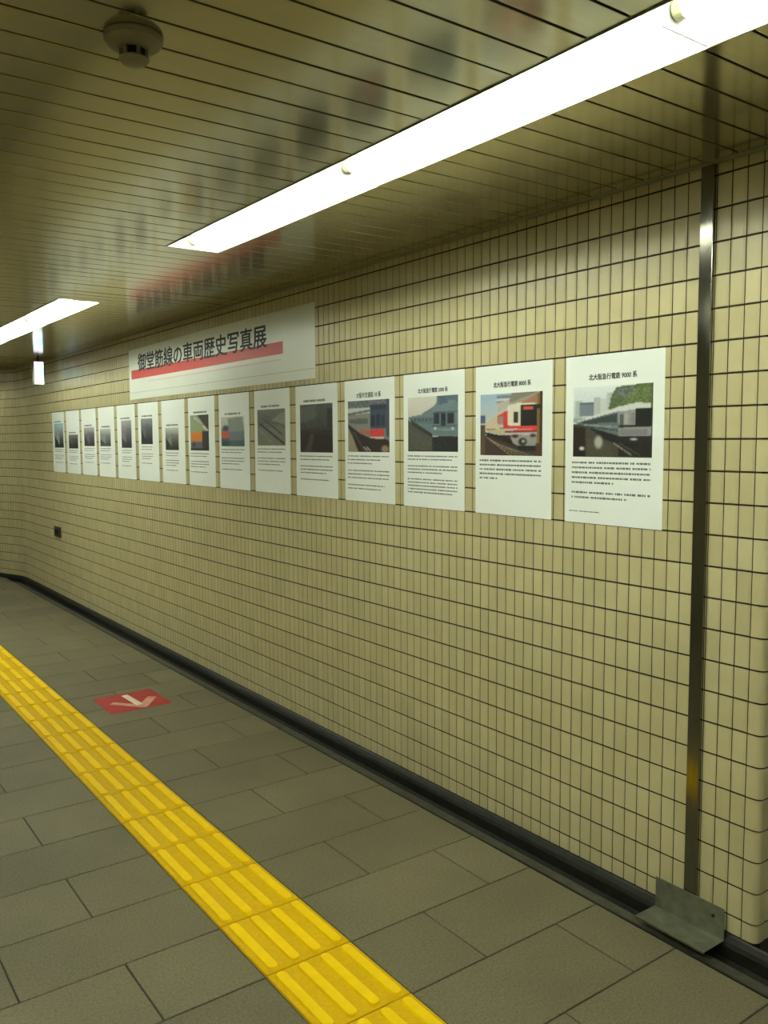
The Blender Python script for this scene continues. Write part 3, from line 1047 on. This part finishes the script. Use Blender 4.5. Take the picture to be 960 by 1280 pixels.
S = (206, 210, 196)
P = [  # photo frame as fractions of the sheet (u0,u1,v0,v1 from top), painter, label, title
    (.085, .895, .185, .600, photo_1, 'white poster with a silver train photo, nearest to the steel strip', '北大阪急行電鉄 9000 系'),
    (.070, .885, .190, .600, photo_2, 'white poster with a red and cream train photo', '北大阪急行電鉄 8000 系'),
    (.080, .900, .175, .580, photo_3, 'white poster with a blue-grey train photo, third from the steel strip', '北大阪急行電鉄 2000 系'),
    (.070, .900, .170, .590, photo_4, 'white poster with a silver train showing a red front band', '大阪市交通局 10 系'),
    (.110, .890, .170, .600, photo_5, 'white poster with a very dark photo, fifth from the steel strip', None),
    (.090, .880, .190, .540, photo_6, 'white poster with a grey railway track photo, sixth from the steel strip', None),
    (.070, .840, .240, .550, photo_7, 'white poster whose pale photo has a small red patch', None),
    (.070, .780, .200, .600, photo_8, 'white poster with an orange train photo', None),
    (.160, .740, .330, .600, lambda: photo_far(9, (200, 204, 190), (130, 134, 126), (58, 58, 52)), 'white poster with a grey photo, next left of the orange train poster', None),
    (.150, .720, .200, .530, lambda: photo_far(10, (150, 154, 160), (104, 106, 112), (58, 60, 62)), 'white poster with a grey photo, sixth from the left end of the row', None),
    (.240, .800, .210, .580, lambda: photo_far(11, (170, 172, 176), (126, 122, 126), (66, 62, 66)), 'white poster with a grey photo, fifth from the left end of the row', None),
    (.100, .760, .310, .560, lambda: photo_far(12, (196, 202, 196), (140, 146, 142), (80, 84, 84)), 'white poster with a small grey photo, fourth from the left end', None),
    (.180, .880, .280, .560, lambda: photo_far(13, (180, 178, 182), (120, 114, 118), (74, 66, 66)), 'white poster with a small grey photo, third from the left end', None),
    (.180, .880, .380, .600, lambda: photo_far(14, (130, 140, 132), (90, 92, 86), (48, 46, 46)), 'white poster with a small dark photo, second from the left end', None),
    (.180, .920, .190, .590, lambda: photo_far(15, (176, 212, 216), (150, 158, 160), (40, 48, 60), (150, 204, 210)), 'white poster with a bluish photo, leftmost of the whole row', None),
]
for i, (u0, u1, v0, v1, fn, lab, title) in enumerate(P):
    ya, yb = poster_specs_y[i]              # ya = right end in the picture
    yc = (ya + yb) / 2
    root = empty('exhibition_poster', (XW, yc, PZ0), lab, 'poster', 'photo posters on the tiled wall')
    hw = (yb - ya) / 2
    H = PZ1 - PZ0
    sh = MB(); sh.box(-0.0009, 0.0, -hw, hw, 0, H)
    sh.build('sheet', M['paper'], root)
    Y = lambda u: hw - 2 * hw * u
    Zt = lambda v: H * (1 - v)
    grid_print('photo_print', root, Y(u0), Y(u1), Zt(v0), Zt(v1), 0.0012, fn(), M['photo'])
    if title:
        text_mesh('title', title, root, Y(.25 if i < 4 else .2), Zt(.145), 0.02, 0.205, M['ink'], bold=[(0.0011, 0.0), (0.0, 0.0009), (0.0011, 0.0009)], zs=1.15)
    else:
        caption(root, Y(.2), Y(.72), Zt(max(.125, v0 - .03)), [1.0], .02, 50 + i, 0.013, M['grey_ink'], 'title', .1)
    patt = {0: [1, 1, 1, 1, .55, 0, 1, .72], 1: [1, 1, 1, 1, .3], 2: [1, .9, 0, 1, 1, .7, 0, 1, 1, 1, 1, .9], 3: [1, .8, .6, 0, 1, 1, 1, 0, .9, .8]}.get(i, [1, .9, 0, 1, 1, .8, 0, .9])
    caption(root, Y(u0 - .01), Y(u1 - .01), Zt(v1 + .035), patt, 0.0178 if i != 2 else 0.0148, 20 + i, 0.0076 if i < 2 else 0.0060)
    if i == 0:
        caption(root, Y(.05), Y(.38), Zt(.93), [1], .02, 77, 0.004, M['grey_ink'], 'footer_text')

# ------------------------------------------------------------------ banner
BY0, BY1 = 3.885, 6.70          # right end, left end
BZ0, BZ1 = EYE + 0.326, EYE + 0.722
ban = empty('exhibition_banner', (XW, (BY0 + BY1) / 2, BZ0), 'long white banner with red band and black Japanese lettering above the posters', 'banner')
bl = Vector(ban.location)
NB = 40
vs, fs = [], []
for j, zz in enumerate((0.0, BZ1 - BZ0)):
    for i in range(NB + 1):
        y = BY1 + (BY0 - BY1) * i / NB
        sag = -0.012 * (i / NB < .5) * (1 - 2 * i / NB) if j == 1 else 0.0
        vs.append((-0.0016, y - bl.y, zz + sag))
n = NB + 1
fs = [(i, i + 1, n + i + 1, n + i) for i in range(NB)]
so = mesh_obj('sheet', vs, fs, M['banner'], ban)
md = so.modifiers.new('solid', 'SOLIDIFY'); md.thickness = 0.0012; md.offset = -1
rb = MB(); rb.quad((-0.0022, 6.65 - bl.y, EYE + .483 - bl.z), (-0.0022, 4.228 - bl.y, EYE + .483 - bl.z), (-0.0022, 4.228 - bl.y, EYE + .552 - bl.z), (-0.0022, 6.65 - bl.y, EYE + .552 - bl.z))
rb.build('red_band', M['red_print'], ban)
text_mesh('lettering', '御堂筋線の車両歴史写真展', ban, 6.50 - bl.y, EYE + .545 - bl.z, 0.18, 2.08, M['ink'], d=0.0027, bold=[(0.005, 0.0), (0.0, 0.004), (0.005, 0.004), (-0.003, 0.002)], zs=0.82)
caption(ban, 6.3 - bl.y, 4.25 - bl.y, EYE + .452 - bl.z, [1], .02, 91, 0.008, M['pink_print'], 'small_print', .05, d=0.0024)
hm = MB(); hm.box(-0.0022, -0.0017, BY0 + 0.004 - bl.y, BY1 - 0.004 - bl.y, 0.052, 0.0535)
hm.build('fold_line', M['grey_ink'], ban)

# ------------------------------------------------------------------ floor sticker with arrow
fx0, fx1, fy0, fy1 = 1.572, 1.945, 4.905, 5.275
stk = empty('floor_arrow_sticker', ((fx0 + fx1) / 2, (fy0 + fy1) / 2, 0.0), 'red square floor sticker with a white arrow pointing towards the viewer', 'floor sticker')
k_ = Vector(stk.location)
b = MB(); b.box(fx0 - k_.x, fx1 - k_.x, fy0 - k_.y, fy1 - k_.y, 0.0, 0.0006)
b.build('red_film', M['sticker_red'], stk)
def bar2(name, a, c, w, mat, zt_=0.0010):
    a, c = Vector(a), Vector(c)
    d = (c - a).normalized(); nn = Vector((-d.y, d.x)) * w / 2
    q = [a + nn, a - nn, c - nn, c + nn]
    mb = MB(); mb.add([(p.x - k_.x, p.y - k_.y, zt_) for p in q] + [(p.x - k_.x, p.y - k_.y, 0.0005) for p in q],
                      [(0, 1, 2, 3), (0, 4, 5, 1), (1, 5, 6, 2), (2, 6, 7, 3), (3, 7, 4, 0)])
    return mb.build(name, mat, stk)
bar2('arrow_shaft', (1.760, 5.235), (1.772, 4.985), 0.042, M['sticker_white'], 0.0016)
bar2('arrow_head', (1.640, 5.115), (1.783, 4.945), 0.046, M['sticker_pale'], 0.0012)
bar2('arrow_head', (1.893, 5.105), (1.765, 4.935), 0.058, M['sticker_pale'])

# ------------------------------------------------------------------ small things
# dark plate low on the far wall
pl = empty('wall_plate', (XW, 8.913, EYE - 0.962), 'small dark plate low on the tiled wall below the leftmost posters', 'wall plate')
b = MB(); b.box(-0.016, 0.0, -0.105, 0.105, 0, 0.104)
bevel(b.build('cover', M['dark_plastic'], pl), 0.004, 2)
b = MB(); b.box(-0.0175, -0.0155, -0.055, 0.055, 0.028, 0.076)
b.build('socket_face', M['slot'], pl)

# heat detector on the ceiling
dt = empty('ceiling_detector', (0.660, 1.776, ZC), 'round heat detector on the ceiling at the upper left', 'detector')
b = MB(); b.lathe([(0.058, 0.0), (0.060, -0.003), (0.058, -0.012), (0.050, -0.020), (0.034, -0.026)], 36)
b.build('base', M['detector'], dt)
b = MB(); b.lathe([(0.023, -0.024), (0.023, -0.044)], 24)
b.build('sensor_core', M['slot'], dt)
for k2 in range(6):
    a = 2 * math.pi * (k2 + .5) / 6
    b = MB(); b.box(0.023, 0.029, -0.0035, 0.0035, -0.046, -0.024)
    o = b.build('cage_rib', M['detector'], dt)
    o.rotation_euler = (0, 0, a)
b = MB(); b.lathe([(0.030, -0.043), (0.031, -0.046), (0.026, -0.052), (0.010, -0.055)], 28)
b.build('cap', M['detector'], dt)

# lit sign hanging below the ceiling at the far end
sg = empty('hanging_lit_sign', (2.215, 8.80, ZC), 'small bluish lit sign hanging from the ceiling at the far left', 'sign')
b = MB(); b.box(-0.008, 0.008, -0.008, 0.008, -0.045, 0.0)
b.build('hanger', M['dark_plastic'], sg)
b = MB(); b.box(-0.047, 0.047, -0.03, 0.03, -0.272, -0.045)
bevel(b.build('case', M['trim'], sg), 0.004, 1)
def mat_sign():
    mt, nt, bb = new_mat('lit_sign_face', (0.6, 0.8, 0.9), 0.4)
    a = node(nt, 'ShaderNodeAttribute', attribute_name='Col')
    nt.links.new(a.outputs['Color'], bb.inputs['Base Color'])
    nt.links.new(a.outputs['Color'], bb.inputs['Emission Color'])
    bb.inputs['Emission Strength'].default_value = 1.3
    return mt
M['sign_face'] = mat_sign()
pp = Paint(12, 24, (226, 244, 246))
pp.rect(0, .55, .6, 1, (206, 200, 240)); pp.rect(.35, .3, 1, .75, (150, 226, 236)); pp.rect(0, 0, 1, .28, (240, 248, 250))
cc = pp.out(2)
ny, nx = cc.shape[:2]
xl = np.linspace(-0.043, 0.043, nx + 1); zl = np.linspace(-0.266, -0.051, ny + 1)
me = bpy.data.meshes.new('lit_face')
me.from_pydata([(x, -0.0308, zz) for zz in zl for x in xl], [], [(j * (nx + 1) + i, j * (nx + 1) + i + 1, (j + 1) * (nx + 1) + i + 1, (j + 1) * (nx + 1) + i) for j in range(ny) for i in range(nx)])
at = me.color_attributes.new('Col', 'FLOAT_COLOR', 'CORNER')
c = cc / 255.0
c = np.where(c <= 0.04045, c / 12.92, ((c + 0.055) / 1.055) ** 2.4)
c = np.concatenate([c, np.ones(c.shape[:2] + (1,))], 2).reshape(-1, 4)
at.data.foreach_set('color', np.repeat(c, 4, axis=0).astype(np.float32).ravel())
me.materials.append(M['sign_face'])
link('lit_face', me, sg)
